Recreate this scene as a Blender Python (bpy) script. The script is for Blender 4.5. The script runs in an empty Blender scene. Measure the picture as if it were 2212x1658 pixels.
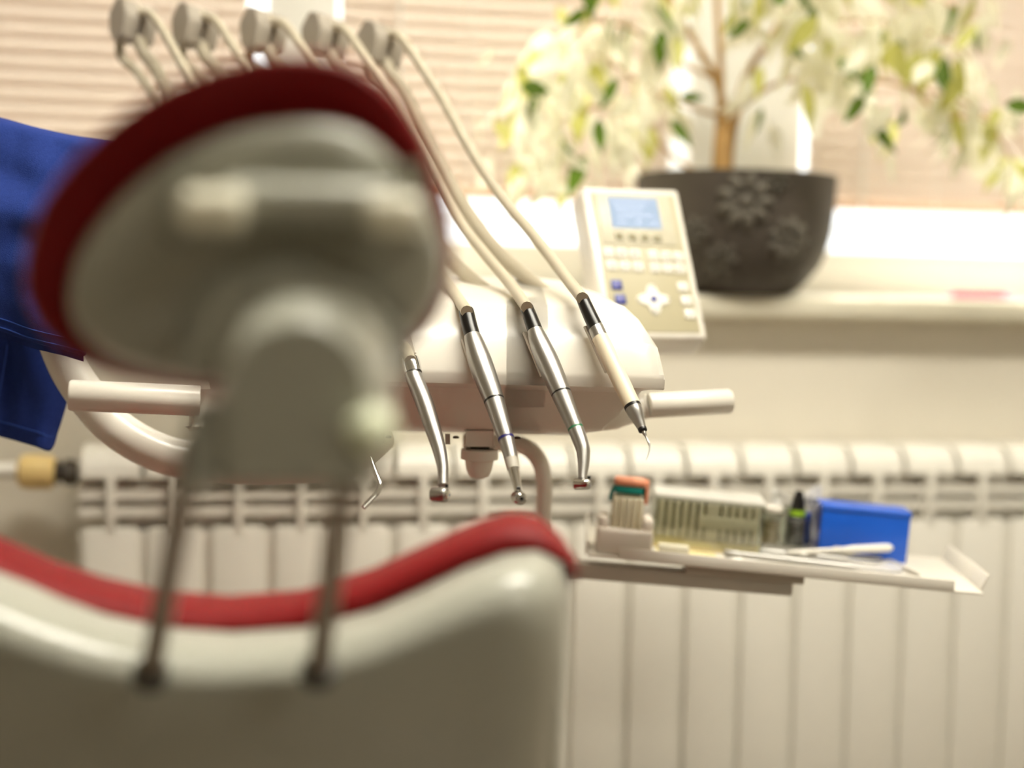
import bpy, bmesh, math, random
from mathutils import Vector as V, Matrix, noise
random.seed(7)
S = bpy.context.scene
COL = S.collection
PI = math.pi

# ------------------------------------------------------------------ camera
W, H, F = 2212.0, 1658.0, 3072.0
YAW, PITCH, ROLL = math.radians(10.5), math.radians(4.5), 0.022
CAM = V((0, 0, 1.0))
_f = V((math.sin(YAW), math.cos(YAW), 0)); _r = V((math.cos(YAW), -math.sin(YAW), 0)); _u = V((0, 0, 1))
FW = _f*math.cos(PITCH) - _u*math.sin(PITCH)
_u2 = _u*math.cos(PITCH) + _f*math.sin(PITCH)
RT = _r*math.cos(ROLL) + _u2*math.sin(ROLL)
UP = -_r*math.sin(ROLL) + _u2*math.cos(ROLL)
cd = bpy.data.cameras.new('camera'); cam = bpy.data.objects.new('camera', cd); COL.objects.link(cam)
cd.sensor_width = 36; cd.lens = 50; cd.clip_start = .02; cd.clip_end = 200
cam.matrix_world = Matrix(((RT.x, UP.x, -FW.x, CAM.x), (RT.y, UP.y, -FW.y, CAM.y), (RT.z, UP.z, -FW.z, CAM.z), (0, 0, 0, 1)))
cd.dof.use_dof = True; cd.dof.focus_distance = 1.24; cd.dof.aperture_fstop = 1.7
S.camera = cam

# ------------------------------------------------------------------ light and exposure
EXPOSURE = 0.08
S.view_settings.view_transform = 'Standard'; S.view_settings.look = 'None'
S.view_settings.exposure = EXPOSURE; S.view_settings.gamma = 1; S.view_settings.use_curve_mapping = False
wd = bpy.data.worlds.new('sky'); S.world = wd; wd.use_nodes = True
bg = wd.node_tree.nodes['Background']; bg.inputs[0].default_value = (1.0, .99, .97, 1); bg.inputs[1].default_value = 2.5
sl = bpy.data.lights.new('sun', 'SUN'); sl.energy = 12.0; sl.angle = math.radians(1.5); sl.color = (1, .93, .80)
so = bpy.data.objects.new('sun', sl); COL.objects.link(so)
so.rotation_euler = V((-.28, -1.0, -1.75)).to_track_quat('-Z', 'Y').to_euler()
CEILING_LAMP = 42.0

# ------------------------------------------------------------------ helpers
def at(px, py, z): return CAM + (FW + RT*((px-W/2)/F) + UP*((H/2-py)/F))*z
def ray(px, py): return FW + RT*((px-W/2)/F) + UP*((H/2-py)/F)
def atY(px, py, Y): d = ray(px, py); return CAM + d*((Y-CAM.y)/d.y)
def atZ(px, py, Z): d = ray(px, py); return CAM + d*((Z-CAM.z)/d.z)
def lin(c):
    return tuple(((v/255)/12.92 if v/255 <= .04045 else ((v/255+.055)/1.055)**2.4) for v in c)
def cr(pts, k=6):
    pts = [V(p) for p in pts]; out = []
    n = len(pts)
    for i in range(n-1):
        p0 = pts[max(i-1, 0)]; p1 = pts[i]; p2 = pts[i+1]; p3 = pts[min(i+2, n-1)]
        for j in range(k):
            t = j/k
            out.append(.5*((2*p1) + (p2-p0)*t + (2*p0-5*p1+4*p2-p3)*t*t + (3*p1-p0-3*p2+p3)*t**3))
    out.append(pts[-1]); return out
def lerp(a, b, t): return a + (b-a)*t
def interp(tab, x):
    if x <= tab[0][0]: return tab[0][1]
    for (a, b), (c, d) in zip(tab, tab[1:]):
        if x <= c: return b + (d-b)*(x-a)/(c-a)
    return tab[-1][1]

MATS = {}
def mat(name, col, rough=.5, metal=0., spec=.5, var=.05, scale=30., bump=0., bscale=200., coat=0., emit=0., trans=0., sss=0.):
    if name in MATS: return MATS[name]
    m = bpy.data.materials.new(name); m.use_nodes = True; nt = m.node_tree; N = nt.nodes; L = nt.links
    b = N['Principled BSDF']; c = lin(col)
    tc = N.new('ShaderNodeTexCoord'); nz = N.new('ShaderNodeTexNoise'); nz.inputs['Scale'].default_value = scale
    nz.inputs['Detail'].default_value = 3
    L.new(tc.outputs['Object'], nz.inputs['Vector'])
    mx = N.new('ShaderNodeMix'); mx.data_type = 'RGBA'
    mx.inputs['A'].default_value = (*[v*(1-var) for v in c], 1); mx.inputs['B'].default_value = (*[min(1, v*(1+var)) for v in c], 1)
    L.new(nz.outputs['Fac'], mx.inputs['Factor']); L.new(mx.outputs['Result'], b.inputs['Base Color'])
    b.inputs['Roughness'].default_value = rough; b.inputs['Metallic'].default_value = metal
    b.inputs['Specular IOR Level'].default_value = spec; b.inputs['Coat Weight'].default_value = coat
    if bump:
        n2 = N.new('ShaderNodeTexNoise'); n2.inputs['Scale'].default_value = bscale; n2.inputs['Detail'].default_value = 4
        L.new(tc.outputs['Object'], n2.inputs['Vector'])
        bp = N.new('ShaderNodeBump'); bp.inputs['Strength'].default_value = bump; bp.inputs['Distance'].default_value = .002
        L.new(n2.outputs['Fac'], bp.inputs['Height']); L.new(bp.outputs['Normal'], b.inputs['Normal'])
    if emit:
        b.inputs['Emission Color'].default_value = (*c, 1); b.inputs['Emission Strength'].default_value = emit
    if trans:
        out = N['Material Output']; tr = N.new('ShaderNodeBsdfTranslucent'); ms = N.new('ShaderNodeMixShader')
        L.new(mx.outputs['Result'], tr.inputs['Color']); ms.inputs[0].default_value = trans
        L.new(b.outputs[0], ms.inputs[1]); L.new(tr.outputs[0], ms.inputs[2]); L.new(ms.outputs[0], out.inputs['Surface'])
    MATS[name] = m; return m
def glass(name, col=(240, 245, 245), gl=.12, rough=.03):
    if name in MATS: return MATS[name]
    m = bpy.data.materials.new(name); m.use_nodes = True; nt = m.node_tree; N = nt.nodes; L = nt.links
    N.remove(N['Principled BSDF']); t = N.new('ShaderNodeBsdfTransparent'); g = N.new('ShaderNodeBsdfGlossy'); ms = N.new('ShaderNodeMixShader')
    nz = N.new('ShaderNodeTexNoise'); nz.inputs['Scale'].default_value = 6
    rm = N.new('ShaderNodeMapRange'); rm.inputs['To Min'].default_value = rough*.8; rm.inputs['To Max'].default_value = rough*1.3
    L.new(nz.outputs['Fac'], rm.inputs['Value']); L.new(rm.outputs[0], g.inputs['Roughness'])
    t.inputs[0].default_value = (*lin(col), 1); ms.inputs[0].default_value = gl
    L.new(t.outputs[0], ms.inputs[1]); L.new(g.outputs[0], ms.inputs[2]); L.new(ms.outputs[0], N['Material Output'].inputs['Surface'])
    MATS[name] = m; return m

ORG = {}
def tag(o, label=None, cat=None, group=None, kind=None):
    if label: o['label'] = label
    if cat: o['category'] = cat
    if group: o['group'] = group
    if kind: o['kind'] = kind
    return o
def empty(name, loc, label=None, cat=None, group=None, kind=None):
    o = bpy.data.objects.new(name, None); COL.objects.link(o); o.location = loc; o.empty_display_size = .05
    ORG[o] = V(loc); return tag(o, label, cat, group, kind)
def mk(name, geo, m, parent=None, ang=40, smooth=True):
    vs, fs = geo; vs = [V(v) for v in vs]
    if parent is not None: org = ORG[parent]
    else:
        org = V((sum(v.x for v in vs)/len(vs), sum(v.y for v in vs)/len(vs), min(v.z for v in vs)))
    me = bpy.data.meshes.new(name); me.from_pydata([v-org for v in vs], [], fs); me.update()
    bm = bmesh.new(); bm.from_mesh(me); bmesh.ops.recalc_face_normals(bm, faces=bm.faces); bm.to_mesh(me); bm.free()
    if smooth:
        me.polygons.foreach_set('use_smooth', [True]*len(me.polygons)); me.set_sharp_from_angle(angle=math.radians(ang))
    if isinstance(m, (list, tuple)):
        for q in m: me.materials.append(q)
    else: me.materials.append(m)
    o = bpy.data.objects.new(name, me); COL.objects.link(o)
    if parent is not None: o.parent = parent
    else: o.location = org
    ORG[o] = org; return o
def join(*gs):
    vs, fs = [], []
    for v, f in gs:
        k = len(vs); vs += list(v); fs += [tuple(i+k for i in q) for q in f]
    return vs, fs
def loft(rings, c0=True, c1=True, closed=True):
    n = len(rings[0]); vs = [p for r in rings for p in r]; fs = []
    for i in range(len(rings)-1):
        for j in range(n if closed else n-1):
            k = (j+1) % n
            fs.append((i*n+j, i*n+k, (i+1)*n+k, (i+1)*n+j))
    if c0: fs.append(tuple(range(n))[::-1])
    if c1: fs.append(tuple((len(rings)-1)*n+j for j in range(n)))
    return vs, fs
def frame(d, hint=V((0, 0, 1))):
    d = d.normalized()
    if abs(d.dot(hint)) > .95: hint = V((1, 0, 0))
    a = hint.cross(d).normalized(); return a, d.cross(a)
def tube(path, rad, n=14, cap=True):
    path = [V(p) for p in path]
    if not isinstance(rad, (list, tuple)): rad = [rad]*len(path)
    rings = []; a = None
    for i, p in enumerate(path):
        d = (path[min(i+1, len(path)-1)] - path[max(i-1, 0)]).normalized()
        if a is None: a, b = frame(d)
        else: a = (a - d*a.dot(d)).normalized(); b = d.cross(a)
        rings.append([p + (a*math.cos(2*PI*j/n) + b*math.sin(2*PI*j/n))*rad[i] for j in range(n)])
    return loft(rings, cap, cap)
def lathe(c, axis, prof, n=24, cap=True):
    axis = V(axis).normalized(); a, b = frame(axis); c = V(c)
    return loft([[c + axis*t + (a*math.cos(2*PI*j/n) + b*math.sin(2*PI*j/n))*max(r, 1e-5) for j in range(n)] for t, r in prof], cap, cap)
def rbox(c, X, Y, Z, bev=0., seg=2):
    """box from centre and three half-extent vectors, edges rounded"""
    c, X, Y, Z = V(c), V(X), V(Y), V(Z)
    bm = bmesh.new(); bmesh.ops.create_cube(bm, size=2)
    for v in bm.verts: v.co = X*v.co.x + Y*v.co.y + Z*v.co.z
    if bev: bmesh.ops.bevel(bm, geom=list(bm.edges), offset=bev, segments=seg, affect='EDGES', profile=.5)
    bm.verts.index_update(); vs = [v.co + c for v in bm.verts]; fs = [tuple(v.index for v in f.verts) for f in bm.faces]
    bm.free(); return vs, fs
def abox(x0, x1, y0, y1, z0, z1, bev=0., seg=2):
    return rbox(((x0+x1)/2, (y0+y1)/2, (z0+z1)/2), ((x1-x0)/2, 0, 0), (0, (y1-y0)/2, 0), (0, 0, (z1-z0)/2), bev, seg)
def prism(poly, ext):
    return loft([[V(p) for p in poly], [V(p)+V(ext) for p in poly]])
def ball(c, r, n=14, m=8, sc=(1, 1, 1)):
    c = V(c); rings = []
    for i in range(m+1):
        t = PI*i/m; rr = max(math.sin(t), .002)
        rings.append([c + V((math.cos(2*PI*j/n)*rr*r*sc[0], math.sin(2*PI*j/n)*rr*r*sc[1], math.cos(t)*r*sc[2])) for j in range(n)])
    return loft(rings)
def ptube(pts, k=5, n=18, rs=1.):
    """swept body through photo points (px,py,depth,radius px) smoothed"""
    q = cr([at(p[0], p[1], p[2]) for p in pts], k); r = cr([V((p[3]*p[2]/F*rs, 0, 0)) for p in pts], k)
    return tube(q, [max(v.x, 1e-4) for v in r], n)

# ------------------------------------------------------------------ materials
PLAST = mat('white_plastic', (236, 230, 219), .32, coat=.15, var=.02)
PLAST2 = mat('grey_plastic', (196, 190, 178), .4, var=.03)
SHELL = mat('shell_lacquer', (176, 176, 164), .28, coat=.3, var=.02, scale=8)
RED = mat('red_vinyl', (128, 14, 18), .5, spec=.25, var=.08, scale=14, bump=.15, bscale=500)
STEEL = mat('brushed_steel', (178, 176, 172), .36, 1., var=.06, scale=60, bump=.05, bscale=900)
CHROME = mat('chrome', (220, 219, 216), .12, 1., var=.03)
DARKM = mat('dark_metal', (90, 84, 76), .35, 1., var=.1)
BLACK = mat('black_rubber', (22, 20, 19), .3, var=.1)
CREAMP = mat('cream_plastic', (240, 228, 200), .38, var=.03)
HOSE = mat('hose_silicone', (200, 190, 168), .45, var=.03)
BLUEC = mat('blue_cotton', (42, 64, 140), .9, spec=.2, var=.18, scale=260, bump=.5, bscale=1400)
BLUED = mat('blue_thread', (58, 88, 178), .9, spec=.2, var=.1, scale=300)
WALLM = mat('wall_paint', (230, 223, 208), .75, var=.02, scale=5, bump=.1, bscale=120)
CEILM = mat('ceiling_paint', (238, 234, 226), .85, var=.02, scale=5)
FLOORM = mat('floor_vinyl', (122, 111, 98), .45, var=.10, scale=12)
RADM = mat('radiator_enamel', (240, 236, 226), .35, coat=.1, var=.02)
FRAMEM = mat('window_pvc', (232, 230, 224), .4, var=.02)
SILLM = mat('sill_laminate', (232, 226, 206), .35, var=.02)
POTM = mat('pot_clay', (74, 66, 58), .6, var=.18, scale=26, bump=.3, bscale=160)
SLATM = mat('slat_lacquer', (244, 230, 216), .5, var=.03, trans=.13)
RAILM = mat('rail_lacquer', (206, 164, 126), .5, var=.05)
CORDM = mat('white_cord', (245, 242, 236), .5, trans=.3)
BARKM = mat('bark', (190, 150, 92), .8, var=.25, scale=60, bump=.4, bscale=150)
PANE = glass('window_glass', (250, 252, 252), .05)
CLEAR = glass('clear_acrylic', (238, 240, 236), .14, .06)

# ------------------------------------------------------------------ room
YW = 1.955                      # inner face of the window wall
YB = 2.15                       # blinds
YF = 2.20                       # window frame front
X0, X1, YR, ZC = -2.6, 3.2, -3.6, 2.75
sill_z = atY(1700, 640, 1.93).z
fr_bot = atY(1780, 541, YF).z   # top of the bottom frame rail
bl_bot = atY(1799, 452, YB).z
win_x0, win_x1, win_z1 = -1.55, 2.15, 2.05
def st(name, geo, m, ang=40): return tag(mk(name, geo, m, None, ang), kind='structure')
st('floor', abox(X0, X1, YR, YW, -.05, 0), FLOORM)
st('ceiling', abox(X0, X1, YR, YW, ZC, ZC+.05), CEILM)
st('wall_left', abox(X0-.1, X0, YR, YW+.45, 0, ZC), WALLM)
st('wall_right', abox(X1, X1+.1, YR, YW+.45, 0, ZC), WALLM)
st('wall_front', abox(X0, X1, YR-.1, YR, 0, ZC), mat('wall_front_paint', (150, 142, 130), .75, scale=5))
st('wall_back', join(abox(X0, X1, YW, YW+.38, 0, sill_z-.03), abox(X0, X1, YW, YW+.38, win_z1, ZC),
   abox(X0, win_x0, YW, YW+.38, sill_z-.03, win_z1), abox(win_x1, X1, YW, YW+.38, sill_z-.03, win_z1)), WALLM)
st('baseboard_back', abox(X0, X1, YW-.015, YW, 0, .08), FRAMEM)
# window
WIN = empty('window_1', (0, YF, sill_z), 'wide white window behind the venetian blinds', kind='structure')
xm = [(atY(578, 30, YF).x, atY(728, 30, YF).x), (atY(1478, 250, YF).x, atY(1722, 250, YF).x)]
mk('frame_bottom', abox(win_x0, win_x1, YF, YF+.08, sill_z-.02, fr_bot, .006), FRAMEM, WIN)
mk('frame_top', abox(win_x0, win_x1, YF, YF+.08, win_z1-.07, win_z1, .006), FRAMEM, WIN)
mk('frame_side', abox(win_x0, win_x0+.07, YF, YF+.08, fr_bot, win_z1-.07, .006), FRAMEM, WIN)
mk('frame_side', abox(win_x1-.07, win_x1, YF, YF+.08, fr_bot, win_z1-.07, .006), FRAMEM, WIN)
for a, b in xm: mk('mullion', abox(a, b, YF-.03, YF+.08, fr_bot, win_z1-.07, .008), FRAMEM, WIN)
edges = [win_x0+.07, xm[0][0], xm[0][1], xm[1][0], xm[1][1], win_x1-.07]
for i in range(3):
    a, b = edges[2*i], edges[2*i+1]
    mk('pane', abox(a, b, YF+.045, YF+.05, fr_bot, win_z1-.07), PANE, WIN)
    zb = fr_bot + .034
    mk('glazing_bead', abox(a, b, YF+.03, YF+.045, zb-.002, zb+.002), FRAMEM, WIN)
mk('sill', rbox(((win_x0+win_x1)/2, (1.915+YF)/2, sill_z-.016), ((win_x1-win_x0)/2+.08, 0, 0), (0, (YF-1.915)/2, 0), (0, 0, .016), .009, 4), SILLM, WIN)

# ceiling light, plus an added dim fill panel deeper in the room
for i, (x, y, pw, lab) in enumerate([(.65, .80, 1., 'bright rectangular ceiling light above the tray'), (1.7, -2.2, .50, 'added dim rectangular fill light on the ceiling at the far end from the window')]):
    LAMPM = mat('lamp_diffuser_%d' % i, (255, 250, 234), .6, emit=CEILING_LAMP*pw, var=0)
    e = empty('ceiling_and_fill_light', (x, y, ZC-.06), lab, 'ceiling light', 'ceiling lights')
    h = .78
    mk('housing', join(abox(x-h-.02, x+h+.02, y-.17, y-.15, ZC-.07, ZC), abox(x-h-.02, x+h+.02, y+.15, y+.17, ZC-.07, ZC),
        abox(x-h-.02, x-h, y-.15, y+.15, ZC-.07, ZC), abox(x+h, x+h+.02, y-.15, y+.15, ZC-.07, ZC)), PLAST, e)
    mk('diffuser', abox(x-h, x+h, y-.15, y+.15, ZC-.06, ZC-.05), LAMPM, e)

# ------------------------------------------------------------------ venetian blinds
PITCHS = .0226; TILT = math.radians(60)
def slat_geo(L):
    rings = []
    for x in (-L/2, L/2):
        top, bot = [], []
        for k in range(5):
            u = -1 + k*.5; s = u*.0170; h = .0028*(1-u*u)
            y = s*math.cos(TILT) + h*math.sin(TILT); z = s*math.sin(TILT) - h*math.cos(TILT)
            top.append(V((x, y, z+.0008))); bot.append(V((x, y, z-.0008)))
        rings.append(top + bot[::-1])
    return loft(rings)
def blind(a, b, label, chains, cords):
    L = b-a; cx = (a+b)/2
    e = empty('venetian_blind', (cx, YB, bl_bot), label, 'blind', 'window blinds')
    vs, fs = slat_geo(L); me = None; z = bl_bot + .026; k = 0
    while z < win_z1-.05:
        if me is None:
            o = mk('slat', ([v+V((cx, YB, bl_bot)) for v in vs], fs), SLATM, e, 60); me = o.data
        else:
            o = bpy.data.objects.new('slat', me); COL.objects.link(o); o.parent = e
        o.location = (0, 0, z-bl_bot); o.rotation_euler = (random.uniform(-.025, .025), 0, 0)
        z += PITCHS; k += 1
    mk('bottom_rail', abox(a, b, YB-.013, YB+.013, bl_bot, bl_bot+.014, .004), RAILM, e)
    mk('head_rail', abox(a, b, YB-.02, YB+.02, win_z1-.045, win_z1-.005, .003), RAILM, e)
    for x in cords:
        mk('ladder_cord', join(tube([(x, YB-.015, bl_bot+.005), (x, YB-.015, win_z1-.05)], .0012, 6)), CORDM, e)
    for x, z0 in chains:
        gs = []; z = z0
        while z < win_z1-.05:
            gs.append(ball((x, YB-.028, z), .0042, 8, 6, (1, 1, 1.25))); z += .0125
        gs.append(tube([(x, YB-.028, z0), (x, YB-.028, win_z1-.05)], .0012, 6))
        mk('pull_chain', join(*gs), CORDM, e)
bx = lambda px, py: atY(px, py, YB).x
blind(win_x0+.075, bx(536, 30), 'pale venetian blind at the left, above the blue garment', [], [bx(-60, 100), bx(380, 100)])
blind(bx(737, 30), bx(1449, 250), 'pale venetian blind behind the hoses and left half of the plant', [(bx(860, 100), atY(860, 330, YB).z)], [bx(1316, 330), bx(1010, 330)])
blind(bx(1748, 300), win_x1-.075, 'pale venetian blind behind the right half of the plant', [(bx(1852, 300), atY(1848, 448, YB).z)], [bx(2012, 420)])

# ------------------------------------------------------------------ radiator
YRAD = 1.847; XR0 = -.132
zy = lambda y: atY(1700, y, YRAD).z
z_cap1, z_cap0, z_slot = zy(978), zy(1024), zy(1126)
z_b = z_slot - .46
def section_geo():
    w = .0335; gs = []
    gs.append(abox(-w, w, 0, .012, z_b, z_slot, .004))                                # front panel
    prof = [(0.0, z_cap0)]                                                              # rounded head
    R_ = z_cap1-z_cap0+.006
    for k in range(7):
        t = k/6*PI/2; prof.append((R_ - R_*math.cos(t) + .002, z_cap0 + .004 + R_*math.sin(t)-.004))
    prof += [(.085, z_cap1+.004), (.092, z_cap1-.004), (.092, z_cap0-.01), (.012, z_cap0-.004)]
    gs.append(prism([V((-.036, y, z)) for y, z in prof], (.072, 0, 0)))
    gs.append(abox(-.0055, .0055, 0, .085, z_slot-.01, z_cap0+.004, .001))              # centre fin
    l1, l2 = zy(1051), zy(1071); l3, l4 = zy(1087), zy(1104)
    gs.append(abox(-.04, .04, .010, .031, l2, l1)); gs.append(abox(-.04, .04, .010, .031, l4, l3))
    gs.append(abox(-.04, .04, .032, .038, z_slot-.01, z_cap0)); gs.append(abox(-.04, .04, .0115, .017, z_b+.01, z_slot-.006))                             # web behind
    gs.append(abox(-.0335, .0335, .082, .092, z_b, z_slot+.06))
    gs.append(abox(-.0045, .0045, .01, .085, z_b, z_slot))
    gs.append(abox(-.036, .036, .004, .092, z_b-.035, z_b-.002, .012))
    gs.append(tube([(-.04, .05, z_b-.02), (.04, .05, z_b-.02)], .014, 10)); gs.append(tube([(-.04, .05, z_cap0-.012), (.04, .05, z_cap0-.012)], .010, 10))
    return join(*gs)
RAD = empty('radiator', (XR0, YRAD, 0), 'long white ribbed radiator under the window sill', 'radiator')
sg = section_geo(); me = None
for n in range(-1, 18):
    x = XR0 + .08*(n+.5)
    if me is None:
        o = mk('section', ([V(v)+V((XR0, YRAD, 0)) for v in sg[0]], sg[1]), RADM, RAD, 35); me = o.data
    else:
        o = bpy.data.objects.new('section', me); COL.objects.link(o); o.parent = RAD
    o.location = (x-XR0, 0, 0)
yv = YRAD+.045
VALM = mat('valve_cream', (236, 206, 140), .45, var=.04)
c0 = atY(172, 1020, yv); ck = atY(108, 1020, yv); ck1 = atY(52, 1018, yv)
dv = (ck1-ck).normalized()
mk('valve_nut', lathe(atY(150, 1020, yv), dv, [(-.012, .013), (-.004, .017), (.006, .017), (.008, .011), (.012, .011), (.012, .016), (.02, .016)], 8), DARKM, RAD, 30)
mk('thermostat_knob', lathe(atY(120, 1020, yv), dv, [(0, .016), (.006, .022), (.03, .023), (.042, .021), (.047, .012), (.048, .0)], 20), VALM, RAD)
mk('valve_stub', tube([c0, atY(140, 1020, yv)], .012), RADM, RAD)
mk('supply_pipe', tube([atY(60, 1016, yv), V((X0+.002, yv, atY(-500, 1005, yv).z))], .0105), RADM, RAD)

# ------------------------------------------------------------------ dental chair
chc = at(520, 1700, 1.05)
CH = empty('dental_chair', (chc.x, chc.y, 0), 'red upholstered dental chair with white shell, seen from behind its headrest', 'chair')
HC = (545, 505)
outer = [(70, 600), (82, 520), (110, 450), (155, 385), (220, 315), (305, 245), (400, 190), (500, 153), (600, 132), (700, 132), (790, 155), (865, 215), (920, 300), (958, 395), (978, 490), (978, 575), (955, 660), (900, 735), (800, 800), (660, 840), (500, 845), (340, 830), (210, 795), (120, 730), (80, 665)]
inner = [(128, 640), (140, 570), (170, 510), (215, 450), (275, 390), (350, 335), (435, 290), (520, 260), (610, 247), (700, 245), (775, 262), (840, 305), (895, 370), (940, 440), (968, 510), (975, 580), (955, 655), (900, 730), (800, 795), (660, 835), (500, 840), (345, 825), (225, 785), (155, 725), (132, 680)]
def sm(poly, k=3):
    P = [V((a, b, 0)) for a, b in poly]; n = len(P); out = []
    for i in range(n):
        p0, p1, p2, p3 = P[i-1], P[i], P[(i+1) % n], P[(i+2) % n]
        for j in range(k):
            t = j/k; out.append(.5*((2*p1) + (p2-p0)*t + (2*p0-5*p1+4*p2-p3)*t*t + (3*p1-p0-3*p2+p3)*t**3))
    return [(p.x, p.y) for p in out]
ZH = .66
def ring(poly, z, s, c=HC, zr=ZH, ):
    """outline given at reference depth zr, scaled about c, moved to depth z keeping its true size"""
    o = at(c[0], c[1], zr); out = []
    for a, b in poly:
        p = at(a, b, zr + (b-c[1])*.00012); out.append(o + (p-o)*s + FW*(z-zr))
    return out
so_, si_ = sm(outer), sm(inner)
mk('headrest_cushion', loft([ring(so_, .672, .90, HC, .69), ring(so_, .668, .955, HC, .69), ring(so_, .672, .985, HC, .69), ring(so_, .685, 1.0, HC, .69), ring(so_, .705, .995, HC, .69), ring(so_, .722, .96, HC, .69), ring(so_, .732, .85, HC, .69), ring(so_, .730, .5, HC, .69), ring(so_, .722, .15, HC, .69)]), RED, CH, 60)
hs = mk('headrest_shell', loft([ring(si_, 0.6926, 0.9308, (720, 660), .6866), ring(si_, 0.6806, 0.9431, (720, 660), .6866), ring(si_, 0.6726, 0.9308, (720, 660), .6866), ring(si_, 0.6646, 0.8789, (720, 660), .6866), ring(si_, 0.6586, 0.7560, (720, 660), .6866), ring(si_, 0.6556, 0.5198, (720, 660), .6866), ring(si_, 0.6546, 0.1890, (720, 660), .6866)]), SHELL, CH, 60)
a, b = at(500, 432, .620), at(850, 442, .620)
ax = (b-a).normalized()
KNU = mat('knuckle_highlight', (250, 246, 226), .2, coat=1.)  # near-white base colour stands in for the highlights on the knuckles
mk('hinge_bar', tube([a, b], .0098, 20), SHELL, CH)
mk('hinge_knuckle', lathe(at(395, 450, .606), ax, [(0, .006), (.003, .0092), (.024, .0096), (.027, .007)], 20), KNU, CH)
mk('hinge_knuckle', lathe(at(795, 462, .606), ax, [(0, .007), (.003, .0092), (.020, .0092), (.023, .006)], 20), KNU, CH)
mk('hinge_plate', rbox(at(645, 440, .636), RT*.055, UP*.016, FW*.008, .003), SHELL, CH)
# swivel joint: tombstone shapes stepping towards the camera
def tomb(cx, top, hw, bot, r_bot=20):
    pts = []
    for k in range(13):
        t = PI - PI*k/12; pts.append((cx + hw*math.cos(t), top + hw - hw*math.sin(t)))
    pts += [(cx+hw, (top+bot)/2), (cx+hw, bot-r_bot), (cx+hw-r_bot, bot), (cx-hw+r_bot, bot), (cx-hw, bot-r_bot), (cx-hw, (top+bot)/2)]
    return pts
def tr(poly, z, zr): return [at(a, b, zr) + FW*(z-zr) for a, b in poly]
mk('joint_collar', loft([tr(tomb(620, 550, 245, 820), .680, .63), tr(tomb(620, 550, 245, 820), .642, .63), tr(tomb(620, 562, 232, 815), .634, .63), tr(tomb(625, 582, 210, 810), .632, .63)]), SHELL, CH, 50)
mk('joint_neck', loft([tr(tomb(640, 590, 200, 1000), .640, .61), tr(tomb(645, 598, 192, 1000), .628, .61), tr(tomb(652, 630, 176, 1030), .610, .61), tr(tomb(655, 680, 162, 1040), .597, .61), tr(tomb(655, 700, 150, 1040), .592, .61)]), SHELL, CH, 50)
mk('joint_block', rbox(at(618, 965, .625), RT*.036, UP*.0155, FW*.026, .005, 3), SHELL, CH)
mk('locking_knob', lathe(at(775, 942, .592), (RT*.75-FW*.55+UP*.35), [(0, .005), (.002, .0085), (.010, .0095), (.014, .0085), (.0165, .005), (.017, 0)], 20), mat('knob_pale', (240, 246, 216), .35), CH)
mk('axle_cap', lathe(at(462, 985, .61), -RT, [(0, .006), (.002, .0085), (.012, .0085), (.014, .006)], 18), mat('cap_dark_brown', (84, 62, 42), .6), CH)  # dark brown cap at the left of the joint block
RODM = mat('rod_steel', (150, 140, 128), .3, .9, var=.08)
for (p, q) in (((418, 950, .64), (325, 1455, .74)), ((748, 985, .64), (688, 1450, .74))):
    mk('support_rod', tube([at(*p), at(*q)], .0058, 16), RODM, CH)
    d = (at(*q)-at(*p)).normalized()
    mk('rod_collar', lathe(at(*q)-d*.004, d, [(0, .007), (.001, .0095), (.008, .0095), (.01, .006)], 16), mat('grey_rubber', (70, 66, 60), .5), CH)
# backrest: shell + cushion
top_sh = [(-300, 1240), (-260, 1228), (-180, 1222), (-100, 1232), (0, 1272), (100, 1312), (200, 1345), (330, 1372), (480, 1382), (640, 1372), (800, 1332), (900, 1288), (1000, 1240), (1090, 1208), (1160, 1198), (1215, 1210), (1243, 1240)]
top_cu = [(-310, 1215), (-260, 1165), (-180, 1130), (-100, 1140), (0, 1182), (100, 1226), (200, 1258), (330, 1288), (480, 1300), (640, 1288), (800, 1238), (900, 1192), (1000, 1146), (1080, 1116), (1150, 1116), (1210, 1160), (1243, 1215)]
def shrink(x, s, c=470): return c + (x-c)*s
rows = []
prof = [(0, .865, .985), (-2, .845, .995), (6, .822, 1.0), (24, .800, 1.0), (55, .787, .998), (95, .783, .995), (150, .787, .992), (220, .798, .99), (320, .82, .985), (450, .85, .98), (650, .91, .965), (950, 1.01, .95)]
xs = [p[0] for p in top_sh]; xs2 = []
for a, b in zip(xs, xs[1:]): xs2 += [a, (a+b)/2]
xs2.append(xs[-1])
for dy, z, s in prof:
    row = []
    for x in xs2:
        u = abs(x-470)/775
        edge = max(0, (u-.80)/.20)
        zz = z + .075*(1-math.sqrt(max(0, 1-edge*edge)))*(1 if dy > 5 else .3)
        flat = min(1, max(0, (dy-60)/420))
        y = interp(top_sh, x)*(1-flat) + 1330*flat + dy*(1-.0*flat)
        p = at(shrink(x, s), y, .80)
        row.append(p + FW*(zz-.80))
    rows.append(row)
back = [[p + FW*.05 for p in r] for r in rows]
gs1 = loft(rows, False, False, False)
bsh = mk('backrest_shell', gs1, SHELL, CH, 70)
so2 = bsh.modifiers.new('thickness', 'SOLIDIFY'); so2.thickness = .006; so2.offset = -1
rings = []
for x in xs2:
    yt = interp(top_cu, x); yb = interp(top_sh, x); m = (yt+yb)/2; hh = (yb-yt)/2+8
    sec = []
    for k in range(14):
        t = 2*PI*k/14; sec.append(at(x, m - hh*math.cos(t), .865) + FW*(.005 + .04*math.sin(t)))
    rings.append(sec)
mk('backrest_roll', loft(rings), RED, CH, 70)
def bp(x, y, z): return at(x, y, .83) + FW*(z-.83)
padv = []
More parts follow.
